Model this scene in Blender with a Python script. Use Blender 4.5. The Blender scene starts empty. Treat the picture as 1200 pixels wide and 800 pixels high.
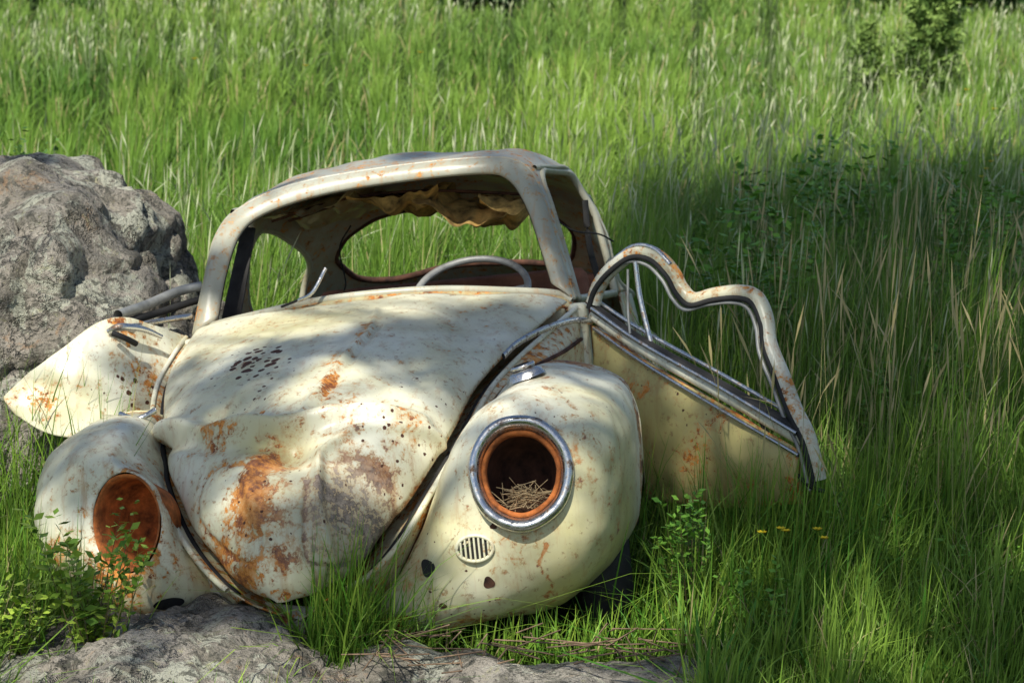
import bpy, math, random
import numpy as np
from mathutils import Matrix, Vector, noise as mn
rng=np.random.default_rng(7); random.seed(7)
sc=bpy.context.scene
COL=sc.collection
# ------------------------------------------------------------------ helpers
def catmull(P,n,closed=False):
    P=np.asarray(P,float); m=len(P)
    if closed: Q=np.vstack([P[-1:],P,P[0:1],P[1:2]]); segs=m
    else: Q=np.vstack([2*P[0:1]-P[1:2],P,2*P[-1:]-P[-2:-1]]); segs=m-1
    t=np.linspace(0,segs,n,endpoint=not closed)
    i=np.minimum(t.astype(int),segs-1); f=(t-i)[:,None]
    if P.ndim==3: f=f[:,:,None]
    a,b,c,d=Q[i],Q[i+1],Q[i+2],Q[i+3]
    return .5*((2*b)+(-a+c)*f+(2*a-5*b+4*c-d)*f**2+(-a+3*b-3*c+d)*f**3)
def mesh_np(name,V,F,mat=None,parent=None,smooth=True,attrs=None,mats=None,midx=None):
    me=bpy.data.meshes.new(name)
    V=np.asarray(V,np.float32).reshape(-1,3)
    if isinstance(F,np.ndarray):
        k=F.shape[1]; nf=len(F)
        me.vertices.add(len(V)); me.vertices.foreach_set('co',V.ravel())
        me.loops.add(nf*k); me.loops.foreach_set('vertex_index',F.astype(np.int32).ravel())
        me.polygons.add(nf); me.polygons.foreach_set('loop_start',(np.arange(nf)*k).astype(np.int32))
        me.update(calc_edges=True)
    else:
        me.from_pydata(V.tolist(),[],F); me.update()
    me.polygons.foreach_set('use_smooth',np.full(len(me.polygons),smooth))
    if attrs:
        for a,val in attrs.items():
            val=np.asarray(val,np.float32)
            if val.ndim==1:
                at=me.attributes.new(a,'FLOAT','POINT'); at.data.foreach_set('value',val)
            else:
                at=me.attributes.new(a,'FLOAT_COLOR','POINT'); at.data.foreach_set('color',val.ravel())
    for m in (mats or ([mat] if mat else [])): me.materials.append(m)
    if midx is not None: me.polygons.foreach_set('material_index',np.asarray(midx,np.int32))
    me.update()
    ob=bpy.data.objects.new(name,me); COL.objects.link(ob)
    if parent: ob.parent=parent
    return ob
def grid_faces(n,m,cu=False,cv=False,keep=None):
    I,J=np.meshgrid(np.arange(n if cu else n-1),np.arange(m if cv else m-1),indexing='ij')
    if keep is not None:
        k=keep[I.ravel(),J.ravel()]; I=I.ravel()[k]; J=J.ravel()[k]
    I=I.ravel();J=J.ravel();I2=(I+1)%n;J2=(J+1)%m
    return np.stack([I*m+J,I2*m+J,I2*m+J2,I*m+J2],1)
def grid_normals(P):
    du=np.gradient(P,axis=0);dv=np.gradient(P,axis=1)
    N=np.cross(du,dv);return N/(np.linalg.norm(N,axis=2,keepdims=True)+1e-9)
def solid(ob,t,off=0):
    m=ob.modifiers.new('s','SOLIDIFY');m.thickness=t;m.offset=off;return ob
def tube(name,pts,r,mat,parent=None,n=None,flat=1.0,closed=False,k=10,up=(0,0,1),taper=None,**kw):
    P=catmull(pts,n or len(pts)*6,closed); T=np.gradient(P,axis=0)
    if closed: T=np.roll(P,-1,0)-np.roll(P,1,0)
    T/=np.linalg.norm(T,axis=1,keepdims=True)+1e-9
    U=np.array(up,float)
    A=np.cross(T,U);A/=np.linalg.norm(A,axis=1,keepdims=True)+1e-9
    B=np.cross(A,T)
    a=np.linspace(0,2*np.pi,k,endpoint=False)
    rr=np.full(len(P),r) if taper is None else r*np.interp(np.linspace(0,1,len(P)),np.linspace(0,1,len(taper)),taper)
    V=P[:,None]+rr[:,None,None]*(np.cos(a)[None,:,None]*A[:,None]*flat+np.sin(a)[None,:,None]*B[:,None])
    F=grid_faces(len(P),k,cu=closed,cv=True)
    return mesh_np(name,V,F,mat,parent,**kw)
def fbm(P,s,oct=4,seed=0):
    P=np.asarray(P).reshape(-1,3)
    o=Vector((seed*13.1,seed*7.7,seed*3.3))
    return np.array([mn.fractal(Vector(p)*s+o,0.9,2.1,oct) for p in P])
# ------------------------------------------------------------------ materials
def newmat(name):
    m=bpy.data.materials.new(name);m.use_nodes=True;nt=m.node_tree
    b=nt.nodes['Principled BSDF'];return m,nt,b
def ramp(nt,fac,stops,interp='LINEAR'):
    r=nt.nodes.new('ShaderNodeValToRGB');r.color_ramp.interpolation=interp
    e=r.color_ramp.elements
    while len(e)<len(stops): e.new(.5)
    for i,(p,c) in enumerate(stops):
        e[i].position=p;e[i].color=c if len(c)==4 else (*c,1)
    nt.links.new(fac,r.inputs[0]);return r
def noise(nt,vec,scale,detail=6,rough=.55,dist=0):
    n=nt.nodes.new('ShaderNodeTexNoise');n.inputs['Scale'].default_value=scale;n.inputs['Detail'].default_value=min(detail,5)
    n.inputs['Roughness'].default_value=rough;n.inputs['Distortion'].default_value=dist
    nt.links.new(vec,n.inputs['Vector']);return n
def mix(nt,fac,a,b,bt='MIX'):
    n=nt.nodes.new('ShaderNodeMix');n.data_type='RGBA';n.blend_type=bt
    for s,v in ((0,fac),(6,a),(7,b)):
        if hasattr(v,'is_linked'): nt.links.new(v,n.inputs[s])
        else: n.inputs[s].default_value=v if s==0 else (*v,1)
    return n.outputs[2]
def mth(nt,op,a,b=0.,c=0.,clamp=False):
    n=nt.nodes.new('ShaderNodeMath');n.operation=op;n.use_clamp=clamp
    for i,v in enumerate((a,b,c)):
        if hasattr(v,'is_linked'): nt.links.new(v,n.inputs[i])
        else: n.inputs[i].default_value=v
    return n.outputs[0]
def objco(nt): return nt.nodes.new('ShaderNodeTexCoord').outputs['Object']
def attr(nt,name): 
    a=nt.nodes.new('ShaderNodeAttribute');a.attribute_name=name;return a
W1=(1,1,1);K0=(0,0,0)
def paint_mat(name,base=(.86,.84,.67),base2=(.70,.65,.37),grime=.38,rust_thr=.60,spots=.5):
    m,nt,b=newmat(name);co=objco(nt);L=nt.links
    n1=noise(nt,co,2.3,5,.6); n2=noise(nt,co,9,8,.65,.4); n3=noise(nt,co,42,8,.75,.3); n5=noise(nt,co,130,4,.7)
    r1=ramp(nt,n1.outputs[0],[(.40,K0),(.66,W1)])
    c=mix(nt,r1.outputs[0],base,base2)
    yel=attr(nt,'yel'); c=mix(nt,yel.outputs['Fac'],c,(.58,.48,.11))
    g=ramp(nt,n2.outputs[0],[(.46,K0),(.72,W1)])
    c=mix(nt,mth(nt,'MULTIPLY',g.outputs[0],grime),c,(.34,.31,.22))
    mp=nt.nodes.new('ShaderNodeMapping');mp.inputs['Scale'].default_value=(1,.6,.10);L.new(co,mp.inputs['Vector'])
    ns=noise(nt,mp.outputs[0],34,5,.7)
    stx=ramp(nt,ns.outputs[0],[(.54,K0),(.68,W1)])
    ra=attr(nt,'rust')
    c=mix(nt,mth(nt,'MULTIPLY',stx.outputs[0],mth(nt,'MULTIPLY_ADD',ra.outputs['Fac'],.6,.36,clamp=True)),c,(.50,.25,.08))
    gr=attr(nt,'gray'); c=mix(nt,gr.outputs['Fac'],c,(.30,.295,.28))
    sp=ramp(nt,n3.outputs[0],[(.58,K0),(.64,W1)])
    c=mix(nt,mth(nt,'MULTIPLY',sp.outputs[0],.6),c,(.28,.16,.08))
    s=mth(nt,'ADD',mth(nt,'MULTIPLY_ADD',n2.outputs[0],.38,mth(nt,'MULTIPLY_ADD',n3.outputs[0],.47,mth(nt,'MULTIPLY',n5.outputs[0],.15))),mth(nt,'MULTIPLY',ra.outputs['Fac'],.22))
    rf=ramp(nt,s,[(rust_thr,K0),(rust_thr+.012,W1)])
    halo=ramp(nt,s,[(rust_thr-.06,K0),(rust_thr+.01,W1)])
    v=nt.nodes.new('ShaderNodeTexVoronoi');v.inputs['Scale'].default_value=30
    dco=nt.nodes.new('ShaderNodeVectorMath');dco.operation='MULTIPLY_ADD';L.new(n3.outputs[1],dco.inputs[0]);dco.inputs[1].default_value=(.012,.012,.012);L.new(co,dco.inputs[2])
    L.new(dco.outputs[0],v.inputs['Vector'])
    sa=attr(nt,'spots')
    thr=mth(nt,'MULTIPLY',mth(nt,'ADD',sa.outputs['Fac'],mth(nt,'MULTIPLY',ramp(nt,n1.outputs[0],[(.50,K0),(.75,W1)]).outputs[0],.35*spots)),.40)
    sf=mth(nt,'LESS_THAN',v.outputs['Distance'],thr)
    n4=noise(nt,co,24,8,.8)
    rc=ramp(nt,n4.outputs[0],[(.30,(.09,.034,.02)),(.42,(.28,.09,.03)),(.52,(.66,.25,.04)),(.64,(.74,.40,.15)),(.8,(.64,.50,.32))])
    dark=attr(nt,'dark')
    rcol=mix(nt,dark.outputs['Fac'],rc.outputs[0],mix(nt,ramp(nt,n3.outputs[0],[(.4,K0),(.62,W1)]).outputs[0],(.085,.07,.065),(.38,.32,.26)))
    c=mix(nt,mth(nt,'MULTIPLY',halo.outputs[0],.65),c,(.52,.30,.11))
    fac=mth(nt,'MAXIMUM',rf.outputs[0],sf)
    c=mix(nt,rf.outputs[0],c,rcol);c=mix(nt,sf,c,(.09,.035,.02))
    L.new(c,b.inputs['Base Color'])
    ro=mth(nt,'MULTIPLY_ADD',fac,.45,mth(nt,'MULTIPLY_ADD',n2.outputs[0],.35,.18))
    L.new(ro,b.inputs['Roughness'])
    b.inputs['Specular IOR Level'].default_value=.45
    bm=nt.nodes.new('ShaderNodeBump');bm.inputs['Strength'].default_value=.4;bm.inputs['Distance'].default_value=.004
    hh=mth(nt,'SUBTRACT',mth(nt,'MULTIPLY',n2.outputs[0],.6),mth(nt,'MULTIPLY',fac,.35))
    L.new(hh,bm.inputs['Height']);L.new(bm.outputs[0],b.inputs['Normal'])
    return m
paint=paint_mat('cream_paint_rusted')
paint_roof=paint_mat('cream_paint_weathered',base=(.54,.53,.41),base2=(.40,.38,.26),grime=.6,rust_thr=.64,spots=.1)
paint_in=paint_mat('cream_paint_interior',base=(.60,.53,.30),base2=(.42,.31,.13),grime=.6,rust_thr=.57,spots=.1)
def simple(name,col,rough=.6,metal=0,nscale=12,var=.35,bump=.2):
    m,nt,b=newmat(name);co=objco(nt)
    n=noise(nt,co,nscale,7,.65)
    r=ramp(nt,n.outputs[0],[(.3,tuple(x*(1-var) for x in col)),(.7,tuple(min(1,x*(1+var)) for x in col))])
    nt.links.new(r.outputs[0],b.inputs['Base Color']);b.inputs['Roughness'].default_value=rough;b.inputs['Metallic'].default_value=metal
    bm=nt.nodes.new('ShaderNodeBump');bm.inputs['Strength'].default_value=bump;bm.inputs['Distance'].default_value=.01
    nt.links.new(n.outputs[0],bm.inputs['Height']);nt.links.new(bm.outputs[0],b.inputs['Normal']);return m
rust=simple('orange_rust',(.42,.125,.028),.9,0,22,.85)
rust_dark=simple('dark_rust',(.085,.036,.02),.9,0,20,.8)
def chrome_mat():
    m,nt,b=newmat('pitted_chrome');co=objco(nt);n=noise(nt,co,30,8,.7)
    r=ramp(nt,n.outputs[0],[(.55,(.62,.62,.61)),(.66,(.22,.14,.09))])
    nt.links.new(r.outputs[0],b.inputs['Base Color'])
    b.inputs['Metallic'].default_value=.95
    rr=ramp(nt,n.outputs[0],[(.4,(.07,.07,.07)),(.7,(.7,.7,.7))]);nt.links.new(rr.outputs[0],b.inputs['Roughness']);return m
chrome=chrome_mat()
black=simple('black_rubber',(.018,.017,.016),.75,0,15,.4)
tyre=simple('tyre_rubber',(.04,.037,.034),.85,0,15,.4,.4)
fabric=simple('torn_headliner',(.44,.28,.085),.95,0,16,.9,.8)
seatm=simple('faded_red_vinyl',(.38,.15,.08),.8,0,7,.5)
strawm=simple('dry_straw',(.45,.34,.19),.9,0,40,.5)
barkm=simple('bark',(.10,.065,.045),.95,0,18,.5,.8)
greymetal=simple('grey_metal',(.32,.32,.30),.5,.3,12,.4)
def rock_mat():
    m,nt,b=newmat('lichen_granite');L=nt.links;co=nt.nodes.new('ShaderNodeNewGeometry').outputs['Position']
    a=noise(nt,co,1.8,8,.6,.4);c1=noise(nt,co,9,10,.72);c2=noise(nt,co,85,6,.8);c3=noise(nt,co,4.5,10,.78,.6);c4=noise(nt,co,26,9,.75,.5)
    base=ramp(nt,a.outputs[0],[(.3,(.28,.245,.19)),(.5,(.44,.39,.32)),(.7,(.57,.52,.43))])
    c=mix(nt,mth(nt,'MULTIPLY',ramp(nt,c1.outputs[0],[(.50,K0),(.57,W1)]).outputs[0],.70),base.outputs[0],(.18,.165,.125))
    c=mix(nt,mth(nt,'MULTIPLY',ramp(nt,c3.outputs[0],[(.52,K0),(.56,W1)]).outputs[0],.85),c,(.60,.60,.47))
    c=mix(nt,mth(nt,'MULTIPLY',ramp(nt,c3.outputs[0],[(.34,W1),(.40,K0)]).outputs[0],.7),c,(.42,.25,.13))
    c=mix(nt,mth(nt,'MULTIPLY',ramp(nt,c4.outputs[0],[(.54,K0),(.58,W1)]).outputs[0],.8),c,(.08,.08,.06))
    c=mix(nt,mth(nt,'MULTIPLY',ramp(nt,c4.outputs[0],[(.36,W1),(.40,K0)]).outputs[0],.5),c,(.50,.48,.25))
    c=mix(nt,mth(nt,'MULTIPLY',ramp(nt,c2.outputs[0],[(.55,K0),(.61,W1)]).outputs[0],.8),c,(.07,.065,.05))
    L.new(c,b.inputs['Base Color']);b.inputs['Roughness'].default_value=.92
    vo=nt.nodes.new('ShaderNodeTexVoronoi');vo.feature='DISTANCE_TO_EDGE';vo.inputs['Scale'].default_value=1.6
    dv=nt.nodes.new('ShaderNodeVectorMath');dv.operation='MULTIPLY_ADD';L.new(c1.outputs[1],dv.inputs[0]);dv.inputs[1].default_value=(.5,.5,.5);L.new(co,dv.inputs[2]);L.new(dv.outputs[0],vo.inputs['Vector'])
    crk=ramp(nt,vo.outputs['Distance'],[(0,K0),(.035,W1)])
    h=mth(nt,'MULTIPLY_ADD',c1.outputs[0],1.,mth(nt,'MULTIPLY_ADD',c4.outputs[0],.5,mth(nt,'MULTIPLY_ADD',c2.outputs[0],.25,mth(nt,'MULTIPLY',crk.outputs[0],.6))))
    bm=nt.nodes.new('ShaderNodeBump');bm.inputs['Strength'].default_value=1;bm.inputs['Distance'].default_value=.05
    L.new(h,bm.inputs['Height']);L.new(bm.outputs[0],b.inputs['Normal']);return m
rockm=rock_mat()
def leaf_mat(name,spec=.3,ro=.5):
    m,nt,b=newmat(name);L=nt.links;a=attr(nt,'gcol')
    L.new(a.outputs['Color'],b.inputs['Base Color']);b.inputs['Roughness'].default_value=ro;b.inputs['Specular IOR Level'].default_value=spec
    return m
grassm=leaf_mat('grass_blades',.25,.5);leafm=leaf_mat('leaves',.3);needlem=leaf_mat('needles',.2,.6)
def ground_mat():
    m,nt,b=newmat('meadow_soil');L=nt.links;co=nt.nodes.new('ShaderNodeNewGeometry').outputs['Position']
    a=noise(nt,co,.5,6);c1=noise(nt,co,14,8,.7)
    c=ramp(nt,c1.outputs[0],[(.35,(.025,.035,.012)),(.55,(.055,.07,.022)),(.7,(.17,.13,.07))])
    d=ramp(nt,a.outputs[0],[(.4,(.035,.075,.012)),(.6,(.06,.12,.018))])
    L.new(mix(nt,.5,c.outputs[0],d.outputs[0]),b.inputs['Base Color']);b.inputs['Roughness'].default_value=1
    b.inputs['Specular IOR Level'].default_value=.1
    bm=nt.nodes.new('ShaderNodeBump');bm.inputs['Distance'].default_value=.03;L.new(c1.outputs[0],bm.inputs['Height']);L.new(bm.outputs[0],b.inputs['Normal']);return m
groundm=ground_mat()
# ------------------------------------------------------------------ camera, light
CAMH=1.65
cam=bpy.data.cameras.new('camera');co_=bpy.data.objects.new('camera',cam);COL.objects.link(co_);sc.camera=co_
co_.location=(0,0,CAMH);co_.rotation_euler=(math.radians(80),0,0)
cam.sensor_width=36;cam.lens=36*2300/1200;cam.clip_end=2000;cam.clip_start=.05
cam.dof.use_dof=True;cam.dof.focus_distance=4.9;cam.dof.aperture_fstop=8
EL=math.radians(52);AZ=math.radians(23)
sdir=Vector((math.sin(AZ)*math.cos(EL),math.cos(AZ)*math.cos(EL),-math.sin(EL)))
sl=bpy.data.lights.new('sun','SUN');sl.energy=5.0;sl.angle=math.radians(.5);sl.color=(1,.97,.88)
so=bpy.data.objects.new('sun',sl);COL.objects.link(so);so.rotation_euler=sdir.to_track_quat('-Z','Y').to_euler();so.location=(-6,-8,12)
w=bpy.data.worlds.new('World');sc.world=w;w.use_nodes=True;wn=w.node_tree
bg=wn.nodes['Background'];sky=wn.nodes.new('ShaderNodeTexSky');sky.sky_type='NISHITA';sky.sun_disc=False
sky.sun_elevation=EL;sky.sun_rotation=math.pi+AZ;wn.links.new(sky.outputs[0],bg.inputs[0]);bg.inputs[1].default_value=.11
sc.view_settings.view_transform='Standard';sc.view_settings.look='None';sc.view_settings.exposure=0
# ------------------------------------------------------------------ terrain
def gz(x,y):
    x=np.asarray(x,float);y=np.asarray(y,float)
    return .032*np.clip(y-18,0,None)+.03*np.sin(x*.9+1)*np.sin(y*.7)+.00003*np.clip(y-80,0,None)**2
xs=np.concatenate([-np.geomspace(400,12,24),np.linspace(-11,11,70),np.geomspace(12,400,24)])
ys=np.concatenate([-np.geomspace(200,6,16),np.linspace(-5,30,110),np.geomspace(31,600,40)])
X,Y=np.meshgrid(xs,ys,indexing='ij')
G=np.stack([X,Y,gz(X,Y)],2)
mesh_np('ground',G,grid_faces(len(xs),len(ys)),groundm)
# ------------------------------------------------------------------ car frame
Mw=np.array([[0.9886,0.1151,-0.0972],[-0.1032,0.9874,0.1198],[0.1098,-0.1084,0.988]]);tw=np.array([-0.384,5.178,-1.884+CAMH])
car=bpy.data.objects.new('wrecked_car',None);COL.objects.link(car)
mm=Matrix.Identity(4)
for i in range(3):
    for j in range(3): mm[i][j]=Mw[i,j]
    mm[i][3]=tw[i]
car.matrix_world=mm
def toloc(x,y,z=0): return (np.stack([x,y,np.broadcast_to(z,np.shape(x))],-1)-tw)@Mw
def gauss(P,c,r): return np.exp(-((P-np.array(c))**2).sum(-1)/r**2)
def segd(A,B,Px,Pv):
    A=np.array(A,float);B=np.array(B,float);d=B-A
    t=np.clip(((Px-A[0])*d[0]+(Pv-A[1])*d[1])/(d@d),0,1)
    return np.hypot(Px-A[0]-t*d[0],Pv-A[1]-t*d[1])
# hood -------------------------------------------------------------
Ls=[(-.60,.72,1.0),(-.61,.50,.92),(-.575,.25,.855),(-.515,0,.765),(-.475,-.13,.71),(-.43,-.25,.645),(-.34,-.40,.53),(-.235,-.52,.44),(-.155,-.575,.39),(-.09,-.60,.37)]
Cs=[(0,.60,1.055),(0,.40,1.01),(0,.18,.965),(-.01,-.05,.905),(-.03,-.25,.83),(-.045,-.42,.745),(-.06,-.555,.63),(-.07,-.615,.51),(-.075,-.63,.42),(-.075,-.61,.368)]
Rs=[(.575,.70,.985),(.505,.48,.93),(.43,.25,.87),(.365,.05,.80),(.32,-.12,.71),(.25,-.28,.60),(.17,-.42,.48),(.09,-.51,.41),(.005,-.565,.375),(-.06,-.60,.367)]
NV,NU=210,181
Lc,Cc,Rc=catmull(Ls,NV),catmull(Cs,NV),catmull(Rs,NV)
u=np.linspace(-1,1,NU);t=np.abs(u)
g=.45*t**2+.55*(1-(1-t**2.6)**(1/2.0))
E=np.where((u<0)[None,:,None],Lc[:,None],Rc[:,None]);C0=np.repeat(Cc[:,None],NU,1)
H=C0*(1-g[None,:,None])+E*g[None,:,None]
H[:,:,0]=C0[:,:,0]*(1-t)[None]+E[:,:,0]*t[None]
st=np.linspace(0,9,NV)[:,None]*np.ones((1,NU));Hx=H[:,:,0]
N=grid_normals(H)
if N[NV//3,NU//2,2]<0:N=-N
vs=st*.17
def rid(pts,wd,h):
    d=np.min([segd((a[0],a[1]*.17),(b[0],b[1]*.17),Hx,vs) for a,b in zip(pts[:-1],pts[1:])],0)
    return h*np.exp(-(d/wd)**2)
def dent(x,v,r,h,ry=1.): return h*np.exp(-(((Hx-x)/r)**2+((vs-v*.17)/(r*ry))**2))
D=dent(-.06,5.0,.075,-.070)+dent(-.3,3.9,.13,-.036,.6)+dent(.12,5.9,.10,-.028)+dent(-.2,6.3,.09,-.020)+dent(.16,3.2,.12,-.030)+dent(.3,1.4,.12,-.018)+dent(-.3,5.2,.09,-.020)+dent(-.12,2.9,.10,-.012)
D+=rid([(-.5,3.3),(-.32,4.2),(-.12,4.55),(-.03,4.5),(.1,4.35),(.24,4.3)],.026,.036)
D-=rid([(-.46,3.9),(-.32,4.7),(-.14,4.95)],.03,.018)
D+=rid([(.28,4.4),(.1,4.75),(.02,5.2),(.03,6.2),(.05,7.2)],.015,.024)
D+=rid([(-.12,4.8),(-.16,5.6),(-.12,6.6)],.018,.014)
D+=rid([(.03,.6),(.05,1.8),(.0,3.0),(-.05,4.3)],.010,.008)-rid([(.07,1.6),(.03,3.0),(-.02,4.3)],.010,.010)
cr_=np.zeros_like(D)
for s_,x0 in ((-1,-.07),(1,-.05)):
    for pl,am in ((catmull([(x0+s_*.05,.7),(x0+s_*.2,.75),(x0+s_*.31,1.2),(x0+s_*.33,1.9)],16),.5),(catmull([(x0+s_*.08,5.4),(x0+s_*.22,5.2),(x0+s_*.24,6.0),(x0+s_*.13,7.0),(x0+s_*.05,7.3),(x0+s_*.05,5.8)],16),1)):
        D-=rid(pl,.007,.005*am);cr_=np.maximum(cr_,rid(pl,.006,am))
hs_=H[::4,::4];hn=fbm(hs_.reshape(-1,3),5,3).reshape(hs_.shape[:2])
ii=np.minimum(np.arange(NV)/4,hn.shape[0]-1.001);jj=np.minimum(np.arange(NU)/4,hn.shape[1]-1.001)
i0=ii.astype(int);j0=jj.astype(int);fi=(ii-i0)[:,None];fj=(jj-j0)[None]
hn2=(hn[i0][:,j0]*(1-fi)*(1-fj)+hn[i0+1][:,j0]*fi*(1-fj)+hn[i0][:,j0+1]*(1-fi)*fj+hn[i0+1][:,j0+1]*fi*fj)
D+=hn2*.011*(1-g[None]**2)
H=H+N*D[:,:,None]
def hm(x,v,r,ry=1.): return dent(x,v,r,1.,ry)
rs=.82*hm(-.15,6.0,.05,2.1)+.5*hm(-.12,5.3,.045)+.65*hm(-.17,7.6,.08,.9)+.45*hm(-.05,7.3,.07)+.6*hm(.0,3.3,.022,4.5)+.55*hm(.03,2.0,.018,5)+.5*hm(.2,6.6,.05)+.4*hm(-.26,7.0,.05)+.36*hm(-.2,6.5,.2)+.3*hm(-.3,4.5,.1)+.2*hm(.05,4.3,.25,.5)
rs+=.4*(g[None]>.9)+.35*(st>8.3)+.30*cr_
dk=1.2*hm(.10,6.1,.17,1.2)+.8*hm(.05,7.3,.07)
rs+=.32*hm(.10,6.1,.09,1.3)+.30*hm(.12,5.9,.15)+.55*hm(.16,5.35,.04,.8)
sp=1.7*hm(-.265,2.35,.10,.75)+.42*hm(-.2,3.3,.1)+.42*hm(.2,4.8,.15)+.4*hm(-.1,6.5,.2)+.35*hm(.25,3.4,.1)
yl=.7*hm(-.13,4.85,.12,.6)+.35*hm(-.1,.7,.5,.35)+.3*hm(-.1,7,.2)
gy=.6*hm(.08,6.2,.13,1.2)+.2*hm(.3,.8,.3,.6)+.3*cr_
hood=mesh_np('hood',H,grid_faces(NV,NU),paint,car,attrs=dict(rust=rs.ravel().clip(0,1.3),dark=dk.ravel().clip(0,1),spots=sp.ravel().clip(0,1),yel=yl.ravel().clip(0,.7),gray=gy.ravel().clip(0,.6)));solid(hood,.006,-1)
# front body (between hood and fenders) ---------------------------
def cowl_side(E,seam,s,name):
    n=70;e=catmull(E,n);q=catmull(seam,n)
    out=e+np.array([s*.022,-.004,-.018]); inn=e+np.array([-s*.09,.05,-.085]);inn2=e+np.array([-s*.012,.015,-.042])
    under=q+np.array([s*.01,.10,-.05]);low=q+np.array([s*.02,.18,-.30])
    rows=[inn,inn2,out,out*.55+q*.45+np.array([s*.008,-.006,.006]),q,under,low]
    P=np.stack([catmull(np.stack([r[i] for r in rows]),28) for i in range(n)])
    o=mesh_np(name,P,grid_faces(n,28),paint,car,attrs=dict(rust=.35*np.ones(n*28),yel=.25*np.ones(n*28)));solid(o,.004,-s)
    tube(name+'_hood_channel',out[::5]+np.array([s*.010,-.004,.004]),.008,paint,car,k=8)
    tube(name+'_seal',(inn2*.4+out*.6)[::5]+np.array([0,0,-.003]),.009,black,car,k=8)
    tube(name+'_piping',q[::5]+np.array([s*.004,-.006,.004]),.006,rust_dark,car,k=8)
seamR=[(.61,.62,.87),(.575,.42,.85),(.53,.28,.835),(.46,.15,.805),(.40,.01,.745),(.335,-.14,.655),(.265,-.29,.525),(.185,-.37,.38),(.10,-.38,.27)]
seamL=[(-.64,.62,.87),(-.63,.42,.85),(-.60,.24,.825),(-.535,.07,.74),(-.495,-.03,.69),(-.45,-.16,.62),(-.375,-.31,.49),(-.30,-.40,.38),(-.24,-.44,.32)]
cowl_side(Rs[:9],seamR,1,'front_body_left');cowl_side(Ls[:9],seamL,-1,'front_body_right')
a0=catmull([(-.34,-.40,.42),(-.2,-.49,.35),(-.07,-.52,.32),(.05,-.47,.30),(.12,-.38,.28)],40)
ap=np.stack([a0+np.array([0,.0,.02]),a0+np.array([0,.0,-.03]),a0+np.array([0,.05,-.10])])
solid(mesh_np('front_apron',ap,grid_faces(3,40),paint,car,attrs=dict(rust=np.full(120,.35),gray=np.full(120,.5))),.004)
# fenders ----------------------------------------------------------
def fender(name,Hc,rx,rz,nrm,outline,skirt,pm,attrf,s):
    n=144;O=catmull(outline,n,True);Hc=np.array(Hc);ang=np.arctan2(O[:,2]-Hc[2],O[:,0]-Hc[0])
    ring=np.stack([Hc[0]+rx*np.cos(ang),np.zeros(n),Hc[2]+rz*np.sin(ang)],1)
    ring[:,1]=Hc[1]-(nrm[0]*(ring[:,0]-Hc[0])+nrm[2]*(ring[:,2]-Hc[2]))/nrm[1]
    m=60;sarr=1-(1-np.linspace(0,1,m))**1.5
    P=np.zeros((m,n,3))
    for k,sv in enumerate(sarr):
        P[k]=ring*(1-sv)+O*sv
        gg=1-(1-sv**2.15)**.55
        P[k,:,1]=ring[:,1]*(1-gg)+O[:,1]*gg
        b=.02*math.sin(math.pi*sv)
        P[k,:,2]+=b*np.sin(ang); P[k,:,0]+=b*np.cos(ang)
    nn=grid_normals(P);
    if nn[m//3,n//4,1]>0: nn=-nn
    P+=nn*(fbm(P.reshape(-1,3),4,3,3).reshape(m,n,1)*.015)
    cen=O.mean(0);lip=P[-1]+(cen-P[-1])*np.array([.03,0,.03])+np.array([0,.018,0]);P=np.concatenate([P,lip[None]])
    at=attrf(P)
    o=mesh_np(name,P,grid_faces(m+1,n,cv=True),pm,car,attrs=at);solid(o,.004,0)
    b0=catmull(skirt[0],40);b1=catmull(skirt[1],40);b2=catmull(skirt[2],40)
    Q=catmull(np.stack([b0,b1,b2]).reshape(3,-1),24).reshape(24,40,3)
    solid(mesh_np(name+'_rear',Q,grid_faces(24,40),pm,car,attrs=dict(yel=np.full(960,.3))),.004)
    return P,nn
outR=[(.10,-.36,.265),(.185,-.36,.38),(.27,-.28,.53),(.34,-.13,.66),(.41,.02,.75),(.47,.17,.805),(.55,.28,.835),(.67,.28,.815),(.76,.15,.77),(.80,.03,.69),(.80,0,.57),(.775,-.05,.43),(.72,-.10,.34),(.64,-.20,.28),(.54,-.30,.245),(.37,-.38,.23),(.22,-.40,.235)]
def aR(P):
    ru=.45*gauss(P,(.37,-.40,.24),.09)+.9*gauss(P,(.69,-.16,.36),.045)+.25*gauss(P,(.53,-.5,.62),.17)+.4*gauss(P,(.2,-.38,.28),.1)+.35*gauss(P,(.5,0,.83),.1)+.5*gauss(P,(.56,-.42,.40),.05)
    e=np.zeros(P.shape[:2]);e[-4:]=.5
    zz=P[:,:,2];e+=.9*np.exp(-((P[:,:,0]-(.565+.012*np.sin(zz*60)))/.005)**2)*((zz>.27)&(zz<.45))
    ye=.8*gauss(P,(.68,-.28,.5),.18)+.6*gauss(P,(.33,-.4,.5),.13)+.5*gauss(P,(.60,-.4,.33),.15)
    return dict(rust=(ru+e).ravel(),yel=ye.ravel().clip(0,.75),dark=np.full(P.shape[0]*P.shape[1],.3),spots=(.5*gauss(P,(.3,-.4,.35),.15)+.35*gauss(P,(.6,-.3,.78),.2)).ravel())
skR=[[(.47,.17,.805),(.55,.28,.835),(.67,.28,.815),(.76,.15,.77),(.80,.03,.69),(.80,0,.57)],
     [(.56,.42,.80),(.61,.46,.78),(.69,.46,.73),(.755,.40,.65),(.78,.36,.56),(.78,.34,.50)],
     [(.60,.62,.68),(.64,.64,.62),(.69,.66,.55),(.74,.66,.47),(.76,.64,.40),(.76,.62,.34)]]
PR,NR=fender('front_fender_left',(.53,-.50,.62),.114,.126,(.06,-.97,.22),outR,skR,paint,aR,1)
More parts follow.
